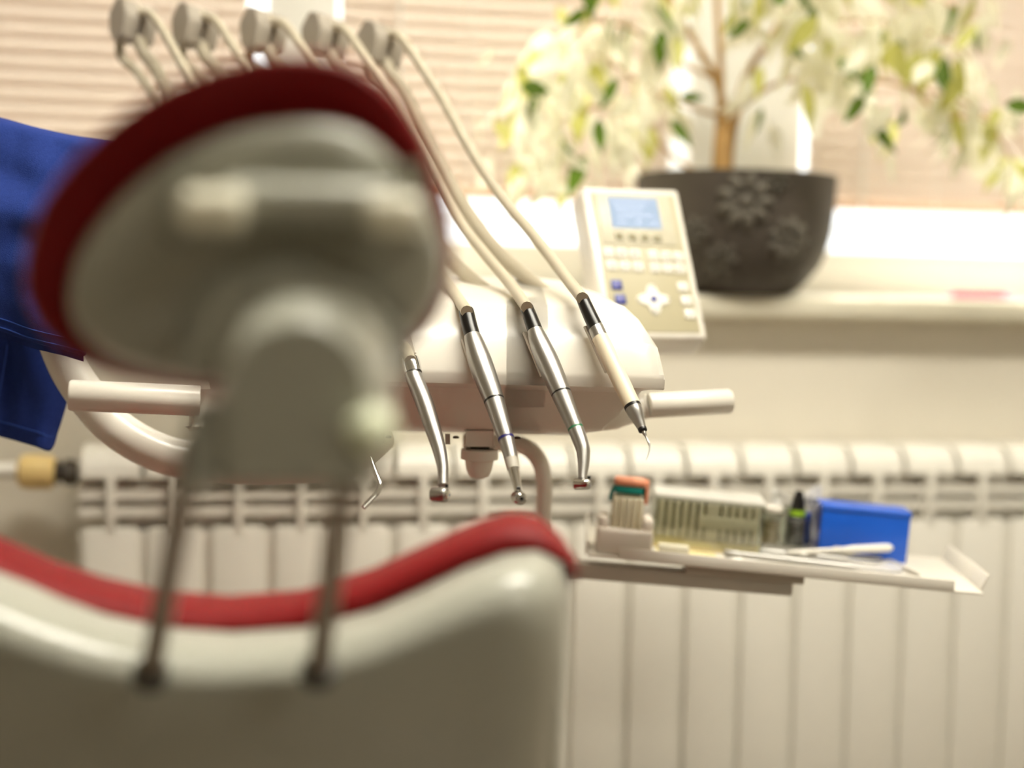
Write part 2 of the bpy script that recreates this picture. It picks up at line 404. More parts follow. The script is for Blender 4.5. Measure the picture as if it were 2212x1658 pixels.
for dy, z in ((30, .91), (120, .90), (300, .90), (500, .94), (800, 1.03)):
    padv.append([bp(shrink(x, .96), interp(top_sh, x)*(1-min(1, dy/500)) + 1330*min(1, dy/500) + dy, z+.02) for x in xs2])
pad = mk('backrest_pad', loft(padv, False, False, False), RED, CH, 70)
sp = pad.modifiers.new('thickness', 'SOLIDIFY'); sp.thickness = .04; sp.offset = 1
sx, sy = chc.x, chc.y
mk('seat_shell', abox(sx-.20, sx+.16, sy+.02, sy+.50, .40, .46, .02, 3), SHELL, CH)
mk('seat_cushion', abox(sx-.20, sx+.16, sy+.02, sy+.50, .46, .54, .03, 4), RED, CH)
mk('chair_column', lathe((sx-.02, sy+.25, .04), (0, 0, 1), [(0, .13), (.02, .12), (.05, .09), (.36, .08)], 28), PLAST, CH)
mk('chair_base', abox(sx-.22, sx+.18, sy-.15, sy+.52, 0, .045, .015, 3), PLAST2, CH)

# ------------------------------------------------------------------ delivery unit
A_, B_ = at(445, 796, 1.245), at(1433, 822, 1.262)
ex = (B_-A_); LEN = ex.length; ex.normalize()
ez = V((0, 0, 1)); ez = (ez - ex*ez.dot(ex)).normalized(); ey = ez.cross(ex).normalized()
if ey.dot(FW) < 0: ey = -ey
ref = A_ + ex*((at(1150, 812, 1.256)-A_).dot(ex))
def loc2(py, z):
    d = at(1150, py, z) - ref; return d.dot(ey), d.dot(ez)
prof = [loc2(*q) for q in ((622, 1.56), (600, 1.52), (604, 1.44), (622, 1.37), (640, 1.325), (656, 1.292), (664, 1.284), (735, 1.262), (802, 1.249), (812, 1.2485), (832, 1.250), (838, 1.258), (842, 1.275), (880, 1.295), (918, 1.315), (932, 1.33), (938, 1.36), (938, 1.50), (915, 1.55))]
stn = [0, .004, .012, .03, .08, .2, .3, LEN-.14, LEN-.10, LEN-.08, LEN-.062, LEN-.046, LEN-.032, LEN-.02, LEN-.011, LEN-.005, LEN-.001, LEN]
rings = []
hmax = max(h for _, h in prof); hmin = min(h for _, h in prof); lipb = loc2(834, 1.25)[1]
for s in stn:
    d = LEN - s
    q = min(1, max(0, d/.10)); top = .002 + (hmax-.002)*math.sqrt(max(0, 1-(1-q)**2))
    q2 = min(1, max(0, (d-.012)/.075)); low = lipb-.001 + (hmin-lipb+.001)*math.sin(q2*PI/2)
    dl = min(1, (s+.002)/.03); top = min(top, .002 + hmax*math.sqrt(max(0, 1-(1-dl)**2)))
    sec = []
    for y, h in prof:
        yy = y
        hh = min(h, top) if h > 0 else max(h, low)
        sec.append(A_ + ex*s + ey*yy + ez*hh)
    rings.append(sec)
UB = at(-900, 900, 1.36)
DU = empty('delivery_unit', (UB.x, UB.y, 0), 'white dental instrument unit with five hose arms and two grip handles', 'dental unit')
mk('body', loft(rings), PLAST, DU, 32)
# left and right grip handles
def handle(p, q, r, zj):
    d = (q-p).normalized()
    L = (q-p).length
    mk('grip_handle', lathe(p, d, [(0, r*.2), (0.0003, r*.9), (.002, r), (L-.001, r), (L, r*.96)], 32), PLAST, DU)
handle(at(148, 853, 1.19), at(432, 866, 1.215), 33.5*1.20/F, 0)
mk('handle_socket', rbox(at(470, 880, 1.24), RT*.020, UP*.016, FW*.018, .004, 3), PLAST, DU)
handle(at(1578, 866, 1.40), at(1400, 876, 1.38), 27*1.39/F, 0)
mk('handle_socket', tube(cr([at(1400, 876, 1.38), at(1380, 880, 1.38), at(1330, 895, 1.37), at(1270, 900, 1.36)], 5), [.0125]*5+[.013]*5+[.014]*6, 20), PLAST, DU)
# support arm sweeping round on the left and up to the post
arm = cr([at(*p) for p in ((820, 935, 1.40), (740, 990, 1.37), (600, 1003, 1.35), (480, 1000, 1.34), (360, 983, 1.335), (250, 924, 1.33), (170, 830, 1.33), (127, 740, 1.33), (100, 620, 1.33), (60, 500, 1.33), (0, 420, 1.335), (-120, 385, 1.345), (-400, 380, 1.36), (-900, 385, 1.36))], 8)
mk('support_arm', tube(arm, 42*1.33/F, 24), PLAST, DU)
pt = at(-900, 385, 1.36)
mk('post', lathe((pt.x, pt.y, .03), (0, 0, 1), [(0, .03), (pt.z+.02, .03), (pt.z+.03, .02)], 24), PLAST, DU)
mk('post_foot', lathe((pt.x, pt.y, 0), (0, 0, 1), [(0, .2), (.02, .2), (.035, .17), (.05, .04)], 36), PLAST2, DU)
# underside fittings
for x, y, z in ((825, 945, 1.30), (967, 948, 1.30)):
    mk('mounting_pin', rbox(at(x, y, z), RT*.0022, UP*.0048, FW*.003, .0005), PLAST2, DU)
for x, y, z in ((838, 940, 1.31), (985, 941, 1.31), (1118, 942, 1.31)):
    mk('screw_head', lathe(at(x, y, z), -ez, [(0, .0016), (.001, .0032), (.0022, .0028)], 10), DARKM, DU)
zk = 1.34; up_ = ez; kb = at(1037, 962, zk)
mk('knob_block', rbox(at(1037, 946, zk), RT*.013, UP*.0075, FW*.013, .002), PLAST, DU)
mk('knob_thread', lathe(at(1037, 955, zk), -ez, [(0, .0085), (.001, .0092), (.002, .0085), (.003, .0092), (.004, .0085), (.005, .0092), (.008, .0085)], 16), DARKM, DU)
mk('clamp_knob', lathe(at(1036, 968, zk), -ez, [(0, .014), (.001, .0178), (.010, .0178), (.011, .0138), (.020, .0122), (.026, .0095), (.0285, .005), (.029, 0)], 24), PLAST, DU)
# tray frame of reference
FLp, FRp = at(1335, 1203, 1.435), at(2060, 1275, 1.42)
tx = (FRp-FLp); TL = tx.length; tx.normalize()
ty = V((FW.x, FW.y, 0)).normalized() + RT*.10; ty = (ty - tx*ty.dot(tx)).normalized(); tz = tx.cross(ty).normalized()
def T(a, b, c=0): return FLp + tx*a + ty*b + tz*c
def tp3(px, py, c=0):
    d = ray(px, py); o = FLp + tz*c; return CAM + d*((o-CAM).dot(tz)/d.dot(tz))
def tl(px, py, c=0):
    p = tp3(px, py, c) - FLp; return p.dot(tx), p.dot(ty)
# bar of the tray arm
ab0 = at(1166, 1221, 1.47); ab1 = at(1708, 1266, 1.46)
adir = (ab1-ab0).normalized(); aperp = tz.cross(adir).normalized()
zab = (ab0-CAM).dot(FW)
pole = cr([at(*p) for p in ((1000, 955, 1.41), (1090, 957, 1.41), (1135, 965, 1.41), (1165, 995, 1.41), (1175, 1040, lerp(1.41, zab, .2)), (1174, 1100, lerp(1.41, zab, .5)), (1170, 1170, lerp(1.41, zab, .85)), (1166, 1226, zab))], 6)
mk('tray_pole', tube(pole, 18*1.41/F, 18), PLAST, DU)

mk('tray_arm', rbox((ab0+ab1)/2, adir*((ab1-ab0).length/2), aperp*.014, tz*.0075, .002), PLAST2, DU)
mk('tray_plate', rbox(ab1 - adir*.05 + aperp*.012 + tz*.0115, adir*.06, aperp*.03, tz*.005, .001), PLAST2, DU)

# whip arms and hoses ---------------------------------------------------------
heads = [(288, 52), (423, 62), (570, 72), (703, 82), (822, 100)]
roots = [(695, 650), (825, 652), (955, 654), (1085, 656), (1215, 660)]
armpts5 = [(822, 100), (838, 150), (868, 190), (905, 268), (945, 348), (990, 428), (1060, 528), (1135, 600), (1215, 662)]
zs5 = [1.62, 1.61, 1.60, 1.57, 1.54, 1.51, 1.46, 1.41, 1.36]
hn = (RT*.74 + FW*.66 - UP*.10).normalized()          # axle of the roller heads
def path_for(i, off=(0, 0)):
    hx, hy = heads[i]; rx, ry = roots[i]; out = []
    for (x, y), z in zip(armpts5, zs5):
        u = (y-100)/(662-100); lin_ = 822 + (1215-822)*u; bend = x - lin_
        px = hx + (rx-hx)*u + bend; py = hy + (ry-hy)*u
        out.append((px+off[0]*(1-u), py+off[1]*(1-u), z))
    return out
hexa = [(-.85, .35), (-.25, 1.0), (.45, .85), (.80, .2), (.55, -.75), (0, -1.0), (-.6, -.55)]
ARM = []
HEADM = mat('head_plastic', (172, 163, 150), .45, var=.03)
for i in range(5):
    p = path_for(i, (4, 6)); q = cr([at(*v) for v in p], 6)
    ao = mk('hose_arm', tube(q[3:], [lerp(.0074, .0072, k/len(q)) for k in range(len(q)-3)], 14), HOSE, DU)
    hx, hy = heads[i]; c = at(hx, hy, 1.62)
    va, vb = frame(hn, UP)
    va = (RT - hn*RT.dot(hn)).normalized(); vb = (UP - hn*UP.dot(hn)).normalized()
    # two hexagonal cheeks and the grooved roller between them
    fx = (FW - hn*FW.dot(hn)).normalized()
    for sgn, s in ((-1, 1.0), (1, .98)):
        cc = c + hn*(.0112*sgn) + (-fx*0)
        poly = []
        hx_ = [V((-u*.026*s, v*.027*s, 0)) for u, v in hexa]
        for k in range(len(hx_)):
            p_, c_, n_ = hx_[k-1], hx_[k], hx_[(k+1) % len(hx_)]
            for q_ in (c_.lerp(p_, .25), c_.lerp(p_, .07).lerp(c_.lerp(n_, .07), .5), c_.lerp(n_, .25)): poly.append((q_.x, q_.y))
        r0 = [cc - hn*.0082 + fx*u + vb*v for u, v in poly]; r1 = [cc + hn*.0082 + fx*u + vb*v for u, v in poly]
        r0b = [cc - hn*.0096 + (fx*u + vb*v)*.93 for u, v in poly]; r1b = [cc + hn*.0096 + (fx*u + vb*v)*.93 for u, v in poly]
        mk('head_cheek', loft([r0b, r0, r1, r1b]), HEADM, ao, 35)
    mk('roller', lathe(c - hn*.007, hn, [(0, .0165), (.003, .0145), (.007, .0135), (.011, .0145), (.014, .0165)], 20), HEADM, ao)
    ARM.append((c, fx, vb, p))
# hand instruments ------------------------------------------------------------
def body(name, pts, m, parent, k=5, n=24): return mk(name, ptube(pts, k, n), m, parent, 50)
def zl(y): return 1.262 - (y-660)*.00024                # handpieces lie along the sloping front
def zp(pts): return [(x, y, zl(y), r) for x, y, r in pts]
hose_mid = {
 4: [(868, 84), (950, 205), (1010, 312), (1078, 418), (1150, 505), (1212, 585), (1250, 634)],
 3: [(752, 72), (830, 190), (905, 320), (985, 465), (1045, 545), (1100, 610), (1132, 655)],
 2: [(622, 60), (700, 180), (780, 320), (862, 465), (925, 560), (975, 625), (1003, 665)],
 1: [(472, 52), (550, 180), (640, 330), (730, 490), (800, 610), (850, 700), (882, 768)],
 0: [(338, 44), (415, 180), (490, 320), (570, 450), (640, 560), (690, 640), (708, 690)]}
def hose(i, parent):
    c, fx, vb, p = ARM[i]
    hx, hy = heads[i]
    ends = hose_mid[i]; n = len(ends)
    front = [at(x, y, lerp(1.60, zl(ends[-1][1])+.003, ((k+.3)/(n-.7))**1.15)) for k, (x, y) in enumerate(ends)]
    front[-1] = at(ends[-1][0], ends[-1][1], zl(ends[-1][1])+.0005)
    front.append(front[-1] + (front[-1]-front[-2]).normalized()*.012)
    over = [c + (fx*math.cos(t) + vb*math.sin(t))*.0188 for t in (.35, PI*.3, PI*.55, PI*.8)]
    over = over  # rear of the roller (far side) to the near side
    rear = [at(p[k][0]-dx_, p[k][1]+4, p[k][2]+.010) for k, dx_ in ((1, 50), (2, 42), (3, 26), (4, 16), (6, 9))] + [at(p[8][0]-8, p[8][1]-8, p[8][2]+.01)]
    path = rear[::-1] + over + front
    mk('hose', tube(cr(path, 6), .0054, 12), HOSE, parent)
def inst(name, label, px, py):
    b = at(px, py, zl(py)); return empty(name, (b.x, b.y, b.z), label, 'dental tool', 'hand instruments in the unit')
# scaler
I5 = inst('scaler_handpiece', 'cream dental scaler with black sleeve and fine hooked tip, rightmost instrument', 1396, 992)
body('sleeve', zp([(1257, 640, 12.4), (1259, 645, 13.8), (1262, 653, 14.5), (1275, 682, 15.5), (1288, 709, 16)]), BLACK, I5)
body('collar', zp([(1287, 708, 16.5), (1288.5, 711, 17), (1297, 731, 17.5)]), STEEL, I5)
body('barrel', zp([(1296.5, 730, 17.8), (1298, 733, 18.2), (1315, 769, 18.7), (1345, 832, 19), (1366, 876, 18.6)]), CREAMP, I5)
body('ring', zp([(1365.6, 875, 18.8), (1368.2, 881, 18.8)]), BLACK, I5)
body('nose', zp([(1368, 880.5, 18.4), (1374, 894, 17), (1381, 911, 12.5), (1387, 925, 9.6)]), STEEL, I5)
body('tip_seal', zp([(1386.8, 924.5, 9.8), (1389, 930, 9.6), (1389.6, 931.5, 7)]), BLACK, I5)
body('tip', zp([(1389, 929, 4.6), (1392, 936, 4.4), (1395.5, 943, 2.4), (1400, 953, 2.4), (1402, 957, 2.7), (1403.2, 964, 1.8), (1402.5, 973, 1.5), (1400, 983, 1.1), (1396, 993, .6)]), STEEL, I5, 4, 12)
hose(4, I5)
# contra-angle with green ring
I4 = inst('dental_handpiece', 'silver contra-angle handpiece with a thin green ring, second instrument from the right', 1259, 1050)
body('sleeve', zp([(1135.5, 657, 12.4), (1137, 662, 13.8), (1139, 667, 14.5), (1148, 692, 16.2), (1157, 716, 17)]), BLACK, I4)
body('motor', zp([(1156.5, 714, 17.2), (1158, 719, 18.2), (1164, 737, 21.5), (1172, 756, 23.6), (1182, 778, 24.6), (1197, 813, 24), (1212.4, 849.5, 22)]), STEEL, I4)
body('ring', zp([(1212, 848.5, 22.2), (1213.5, 852.5, 22)]), BLACK, I4)
body('neck', zp([(1213, 851.5, 22), (1228, 888, 19.6), (1243.5, 925, 17.2)]), STEEL, I4)
GREENR = mat('ring_green', (52, 122, 84), .4)
body('ring', zp([(1243.1, 924, 17.5), (1244.6, 928, 17.4)]), GREENR, I4)
body('elbow', zp([(1244.5, 927.5, 17.1), (1251, 945, 16.8), (1257, 962, 16), (1260, 975, 15), (1260.5, 1000, 12.8), (1259, 1020, 10.6), (1258.2, 1036, 9.3)]), STEEL, I4)
hd = (RT*.93 - FW*.36 + UP*.06).normalized()
mk('head', lathe(at(1240, 1045.5, zl(1045)), hd, [(0, .0032), (.0006, .0042), (.0012, .0044), (.0125, .0044), (.0132, .0040), (.0136, .003)], 24), CHROME, I4)
mk('push_button', lathe(at(1240, 1045.5, zl(1045))+hd*.0133, hd, [(0, .0030), (.0008, .0028), (.0010, .0014), (.0004, .0008)], 20), STEEL, I4)
mk('light_window', rbox(at(1272, 1032, zl(1032)-.004), RT*.0012, UP*.0014, FW*.001, .0003), BLACK, I4)
hose(3, I4)
# contra-angle with blue ring
I3 = inst('dental_handpiece', 'silver contra-angle handpiece with a thin dark blue ring, between green-ringed and turbine handpieces', 1121, 1075)
body('sleeve', zp([(1005, 666, 13), (1006.3, 671, 15.7), (1008, 676, 16.8), (1014, 702, 17.2), (1021, 727, 17.6)]), BLACK, I3)
body('motor', zp([(1020.5, 725, 18), (1022, 731, 19.4), (1027, 748, 22.4), (1033, 767, 24.8), (1040, 788, 25.6), (1052, 822, 25), (1067.5, 864.5, 22.4)]), STEEL, I3)
body('ring', zp([(1067, 863.5, 22.6), (1068.3, 867.5, 22.4)]), BLACK, I3)
body('neck', zp([(1068, 866.5, 22.3), (1080, 905, 20.2), (1093, 946, 17.6)]), STEEL, I3)
BLUER = mat('ring_blue', (40, 36, 110), .4)
body('ring', zp([(1092.6, 945, 17.9), (1094.2, 950, 17.7)]), BLUER, I3)
body('nose', zp([(1094, 949, 17.3), (1100, 972, 16), (1104.5, 992, 14.8)]), STEEL, I3)
body('band', zp([(1104.2, 991, 15.0), (1109, 1013, 13.2)]), PLAST2, I3)
body('front_neck', zp([(1108.8, 1012, 12.6), (1113, 1030, 10.6), (1117.5, 1050, 8.8), (1119.5, 1062, 8)]), CHROME, I3)
hd3 = (-FW*.90 + RT*.36 - UP*.05).normalized()
mk('head', lathe(at(1121, 1075, zl(1075)) - hd3*.006, hd3, [(0, .0040), (.0008, .0052), (.0095, .0053), (.0108, .0048), (.0112, .0036), (.0116, .0034)], 26), CHROME, I3)
mk('chuck', lathe(at(1121, 1075, zl(1075)) + hd3*.0052, hd3, [(0, .0030), (.0009, .0028), (.0010, .0018), (.0004, .0016)], 20), STEEL, I3)
mk('bur_hole', lathe(at(1121, 1075, zl(1075)) + hd3*.0056, hd3, [(0, .0013), (.0006, .0012)], 12), BLACK, I3)
mk('light_window', rbox(at(1120, 1053, zl(1053)-.0035), RT*.0016, UP*.0009, FW*.0008, .0003), BLACK, I3)
hose(2, I3)
# turbine
I2 = inst('turbine_handpiece', 'smooth curved silver turbine handpiece with a large rounded head, beside the headrest', 951, 1070)
body('coupling', zp([(884, 768, 8), (886, 775, 17), (886.8, 778, 19), (889.5, 790, 19.6), (893, 806, 19)]), CHROME, I2)
body('groove', zp([(892.6, 805, 17.6), (894, 811, 17.8)]), BLACK, I2)
body('grip', zp([(893.8, 809.5, 18.4), (896, 818, 18.8), (916, 868, 19.3), (934, 922, 17.6), (946, 960, 15.6), (953.5, 990, 13.8), (957, 1015, 12.2), (957, 1048, 10.8)]), STEEL, I2)
hd2 = (RT*.90 - FW*.42 - UP*.02).normalized()
mk('head', lathe(at(932, 1066, zl(1066)), hd2, [(0, .0035), (.0008, .0054), (.002, .0060), (.012, .0060), (.0138, .0055), (.0148, .0042)], 28), STEEL, I2)
mk('head_cap', lathe(at(932, 1066, zl(1066)) + hd2*.0146, hd2, [(0, .0040), (.0012, .0038), (.0016, .002)], 24), CHROME, I2)
mk('light_window', rbox(at(965, 1049, zl(1049)-.004), RT*.0011, UP*.0013, FW*.0008, .0003), BLACK, I2)
hose(1, I2)
# three-way syringe, mostly hidden by the headrest
I1 = inst('air_water_syringe', 'steel air-water syringe with bent nozzle, mostly hidden behind the headrest', 785, 1095)
body('grip', zp([(706, 684, 14), (712, 700, 17), (738, 780, 18), (765, 865, 16), (776, 905, 13)]), STEEL, I1)
body('button', zp([(786, 892, 3), (792, 889, 5.5), (798, 896, 5), (799, 900, 2)]), CHROME, I1)
body('nozzle', zp([(775, 900, 8), (786, 945, 6.4), (803, 995, 5.8), (817, 1033, 5.8), (821, 1046, 5.9), (819, 1057, 5.9), (810, 1070, 5.8), (785, 1096, 5.4)]), CHROME, I1, 6, 16)
hose(0, I1)
# cradles
for (x0_, y0_, x1_, y1_, r) in ((1278, 690, 1325, 790, 19), (1150, 700, 1189, 795, 25), (1017, 715, 1044, 800, 26), (866, 700, 880, 755, 20), (716, 715, 747, 806, 20)):
    p0 = at(x0_, y0_, zl(y0_)); p1 = at(x1_, y1_, zl(y1_))
    # trough: swept half ring open towards the camera
    d = (p1-p0).normalized(); a = (RT - d*RT.dot(d)).normalized(); n_ = d.cross(a)
    if n_.dot(FW) < 0: n_ = -n_
    ri = r*1.25/F + .0012; ro = ri + .0022; rings = []
    for p in (p0, p1):
        rings.append([p + (a*math.cos(PI*(.26+.048*k)) + n_*math.sin(PI*(.26+.048*k)))*ri for k in range(11)] + [p + (a*math.cos(PI*(.26+.048*k)) + n_*math.sin(PI*(.26+.048*k)))*ro for k in range(10, -1, -1)])
    mk('instrument_cradle', loft(rings), PLAST, DU, 35)

# ------------------------------------------------------------------ control panel
AL, BE = math.radians(26), math.radians(16)
pex = (RT*math.cos(BE) + FW*math.sin(BE)).normalized()
pb = (-RT*math.sin(BE) + FW*math.cos(BE)).normalized()
pey = (UP*math.cos(AL) + pb*math.sin(AL)).normalized()      # up the face
pn = pex.cross(pey).normalized()
if pn.dot(FW) > 0: pn = -pn                                  # towards the viewer
PO = at(1254, 400, 1.58); PW, PH = .1165, .1915
def pq(px, py):
    v = (py-400)/345.0; u = (px-(1254+47*v))/215.0; return u*PW, v*PH
def Pp(u, v, h=0): return PO + pex*u - pey*v + pn*h
CPb = at(1420, 778, 1.55)
CP = empty('control_panel', (CPb.x, CPb.y, CPb.z), 'white control panel with small screen and keypad, standing behind the instrument unit', 'control panel')
PANELM = mat('panel_beige', (186, 177, 146), .45, var=.02)
mk('housing', rbox(Pp(PW/2, PH/2, -.020), pex*(PW/2), pey*(PH/2), pn*.020, .005, 4), PLAST, CP)
mk('rear_cover', rbox(Pp(PW/2, PH/2, -.046), pex*(PW/2-.006), pey*(PH/2-.008), pn*.010, .006, 3), PLAST, CP)
mk('face_plate', rbox(Pp(PW/2+.001, PH/2+.001, .0002), pex*(PW/2-.0085), pey*(PH/2-.008), pn*.0008, .0004), PANELM, CP)
u0, v0 = pq(1283, 418); u1, v1 = pq(1462, 538)
dspl = mk('display_bezel', rbox(Pp((u0+u1)/2, (v0+v1)/2, .0012), pex*((u1-u0)/2), pey*((v1-v0)/2), pn*.0008, .0004), mat('bezel', (204, 197, 174), .4), CP)
u0, v0 = pq(1309, 427); u1, v1 = pq(1428, 500)
SCRM = mat('lcd', (78, 92, 112), .6, spec=.1, emit=.01, var=.03, scale=200)
_b = SCRM.node_tree.nodes['Principled BSDF']; _b.inputs['Emission Color'].default_value = (*lin((206, 224, 244)), 1); _b.inputs['Emission Strength'].default_value = .62
mk('screen', rbox(Pp((u0+u1)/2, (v0+v1)/2, .0022), pex*((u1-u0)/2), pey*((v1-v0)/2), pn*.0003), SCRM, dspl)
LCDT = mat('lcd_text', (100, 116, 150), .3, emit=1.)
gs = []
for k, (y, xa, xb) in enumerate([(440, 1320, 1405), (455, 1325, 1390), (470, 1330, 1412), (486, 1330, 1352), (486, 1366, 1384), (487, 1400, 1420)]):
    a_, b_ = pq(xa, y); c_, d_ = pq(xb, y); gs.append(rbox(Pp((a_+c_)/2, (b_+d_)/2, .0026), pex*((c_-a_)/2), pey*.0011, pn*.0001))
mk('screen_text', join(*gs), LCDT, dspl)
def button(px, py, hw, hh, m, name='key', h=.0016, bev=.0012):
    u, v = pq(px, py); return mk(name, rbox(Pp(u, v, h), pex*hw, pey*hh, pn*.0013, bev, 3), m, CP)
GREYB = mat('key_olive', (146, 138, 108), .5)
for x, y in ((1334, 519), (1362, 520), (1389, 521), (1416, 522)): button(x, y, .0048, .0046, GREYB, 'soft_key', .0022)
KEYW = mat('key_white', (232, 228, 218), .4)
REDP, GRNP, GRYP, NAVY = mat('print_red', (206, 60, 44), .5), mat('print_green', (30, 130, 100), .5), mat('print_grey', (120, 118, 110), .5), mat('key_blue', (30, 46, 140), .35)
DKG = mat('print_dark_green', (40, 80, 56), .5); LILAC = mat('print_lilac', (168, 160, 220), .5)
def stroke(pts, w, m, key, h=.0031):
    pp = [Pp(a, b, h) for a, b in pts]; gs = []
    for a, b in zip(pp, pp[1:]):
        d = b-a; L = d.length/2 + w/2; d.normalize(); gs.append(rbox((a+b)/2, d*L, pn.cross(d)*(w/2), pn*.00012))
    mk('key_print', join(*gs), m, key)
ICON = {'arch': [[(-.5, .3), (-.3, -.3), (.3, -.3), (.5, .3)]], 'tooth': [[(-.4, -.5), (.4, -.5), (.3, 0), (.4, .5), (0, .1), (-.4, .5), (-.3, 0), (-.4, -.5)], [(-.3, -.2), (.3, -.2)]],
 'box': [[(-.4, -.4), (.4, -.4), (.4, .4), (-.4, .4), (-.4, -.4)], [(-.3, 0), (.3, 0)]], 'cup': [[(-.4, -.4), (-.25, .5), (.25, .5), (.4, -.4), (-.4, -.4)]], 'tick': [[(-.5, .4), (.2, .3), (.5, -.4), (.3, -.4), (.2, .3)]],
 'ring': [[(-.4, 0), (-.25, -.35), (.25, -.35), (.4, 0), (.25, .35), (-.25, .35), (-.4, 0)]], 'gun': [[(-.5, -.4), (.5, -.4)], [(.1, -.4), (0, .5)], [(-.2, -.1), (.3, -.1)]], 'left': [[(.5, 0), (-.5, 0), (-.1, -.4)], [(-.5, 0), (-.1, .4)]],
 'flag': [[(-.2, .5), (.3, -.1), (-.1, -.4), (-.2, .5)], [(0, 0), (.2, -.1)]], 'up': [[(-.3, .2), (0, -.35), (.3, .2), (-.3, .2)]], 'A': [[(-.35, .5), (0, -.5), (.35, .5)], [(-.2, .15), (.2, .15)]]}
def icon(px, py, kind, m, key, s=.0034, w=.0009, h=.0031):
    u, v = pq(px, py)
    for st_ in ICON[kind]: stroke([(u+a*s, v+b*s) for a, b in st_], w, m, key, h)
rowk = [((1310, 557), 'arch', REDP), ((1338, 558), 'tooth', REDP), ((1366, 559), 'box', REDP), ((1406, 561), 'tick', GRNP), ((1433, 562), 'tooth', GRNP), ((1460, 563), 'ring', GRNP),
        ((1316, 586), 'ring', REDP), ((1344, 587), 'gun', REDP), ((1372, 588), 'left', REDP), ((1409, 589), 'cup', GRYP), ((1436, 589), 'flag', DKG), ((1463, 590), 'box', GRYP)]
for (x, y), k, m in rowk:
    b_ = button(x, y, .0060, .0062, KEYW); icon(x, y, k, m, b_)
for x, y in ((1325, 630), (1332, 662)):
    b_ = button(x, y, .0062, .0060, NAVY); icon(x, y, 'A', LILAC, b_)
for x, y in ((1467, 632), (1473, 662), (1479, 692)):
    b_ = button(x, y, .0062, .0060, KEYW); icon(x, y, 'up', GRYP, b_, .0028, .0007)
u, v = pq(1402, 661); pts = []
for k in range(40):
    t = 2*PI*k/40; rr = .0150 + .0042*math.cos(4*t); pts.append((rr*math.cos(t), rr*math.sin(t)))
cross = mk('cross_pad', loft([[Pp(u+a, v+b, .0008) for a, b in pts], [Pp(u+a, v+b, .0022) for a, b in pts], [Pp(u+a*.95, v+b*.95, .0028) for a, b in pts]]), KEYW, CP)
for dx, dy in ((0, -28), (0, 28), (-32, 0), (32, 0)): icon(1402+dx, 661+dy, 'up', GRYP, cross, .0028, .0007, .0030)
mk('centre_key', lathe(Pp(u, v, .0026), pn, [(0, .0040), (.001, .0038), (.0013, .002)], 20), NAVY, cross)
pa = Pp(PW*.35, PH*.8, -.055)
mk('mounting_arm', tube(cr([Pp(PW*.4, PH*.7, -.045), Pp(PW*.3, PH*.95, -.06), at(1300, 800, 1.56), at(1250, 800, 1.575), at(1215, 790, 1.58)], 5), .009, 16), PLAST, CP)

# ------------------------------------------------------------------ blue garment over the support arm
topL = [(-260, 215), (-120, 232), (0, 259), (70, 278), (150, 296), (240, 311), (330, 330)]
hemL = [(-260, 650), (-120, 686), (0, 716), (60, 737), (100, 748), (140, 757), (185, 770)]
bakL = [(-260, 880), (-120, 912), (0, 944), (40, 955), (75, 965), (110, 974), (124, 930)]
NS, rows = 36, []
def cl(tab, s): return cr([V((a, b, 0)) for a, b in tab], 6)[round(s*36)]
def wr(s, t, k): return .006*noise.noise(V((s*5, t*6, k))) + .004*math.sin(9*s + 5*t + 3*noise.noise(V((s*3, t*3, k+5)))) * t
for t in [k/24 for k in range(25)]:                         # front layer, hem to fold
    tt = 1-t; r = []
    for i in range(NS+1):
        s = i/NS; a, b = cl(topL, s), cl(hemL, s); p = a.lerp(b, tt)
        z = 1.272 + .03*(1-tt)**2 - .012*math.sin(PI*tt) + wr(s, tt, 1)*1.6
        r.append(at(p.x, p.y, z))
    rows.append(r)
for t in (.35, .7):                                         # over the top
    rows.append([at(cl(topL, i/NS).x, cl(topL, i/NS).y - 4*math.sin(PI*t), lerp(1.302, 1.375, t)) for i in range(NS+1)])
for t in [k/20 for k in range(21)]:
    r = []
    for i in range(NS+1):
        s = i/NS; a, b = cl(topL, s), cl(bakL, s); p = a.lerp(b, t)
        r.append(at(p.x, p.y, 1.378 + .012*t + wr(s, t, 9)*1.4))
    rows.append(r)
GA = empty('scrub_garment', rows[-1][12], 'royal blue cotton garment hanging at the left edge beside the headrest, hems showing', 'garment')
def cloth(name, rws, m, th):
    o = mk(name, loft(rws, False, False, False), m, GA, 180); s_ = o.modifiers.new('thickness', 'SOLIDIFY'); s_.thickness = th; s_.offset = 0
    return o
cl0 = cloth('cloth', rows, BLUEC, .0022)
sub = cl0.modifiers.new('smooth', 'SUBSURF'); sub.levels = 1; sub.render_levels = 1
def seam(row_i, off, name='hem_stitching', m=BLUED):
    r = rows[row_i]; vs = []
    p = [r[i].lerp(rows[row_i+1][i], .5) - FW*(.002+off) for i in range(len(r))]
    mk(name, tube(p, .0007, 6), m, GA)
seam(1, 0); seam(0, .0)
# second, slightly lower hem layer under the front one
r2 = []
for t in (0, .5, 1):
    r2.append([at(cl(hemL, i/NS).x - 4, cl(hemL, i/NS).y + 10 - 60*t, 1.285 + wr(i/NS, 1, 1)*1.6) for i in range(NS+1)])
cloth('under_hem', r2, BLUEC, .002)
rb = rows[-2]
mk('hem_stitching', tube([p - FW*.002 for p in rb], .0007, 6), BLUED, GA)
mk('side_seam', tube([at(18 - 20*t, 745 + 120*t, 1.384) - FW*.002 for t in (0, .3, .6, 1)], .0007, 6), BLUED, GA)

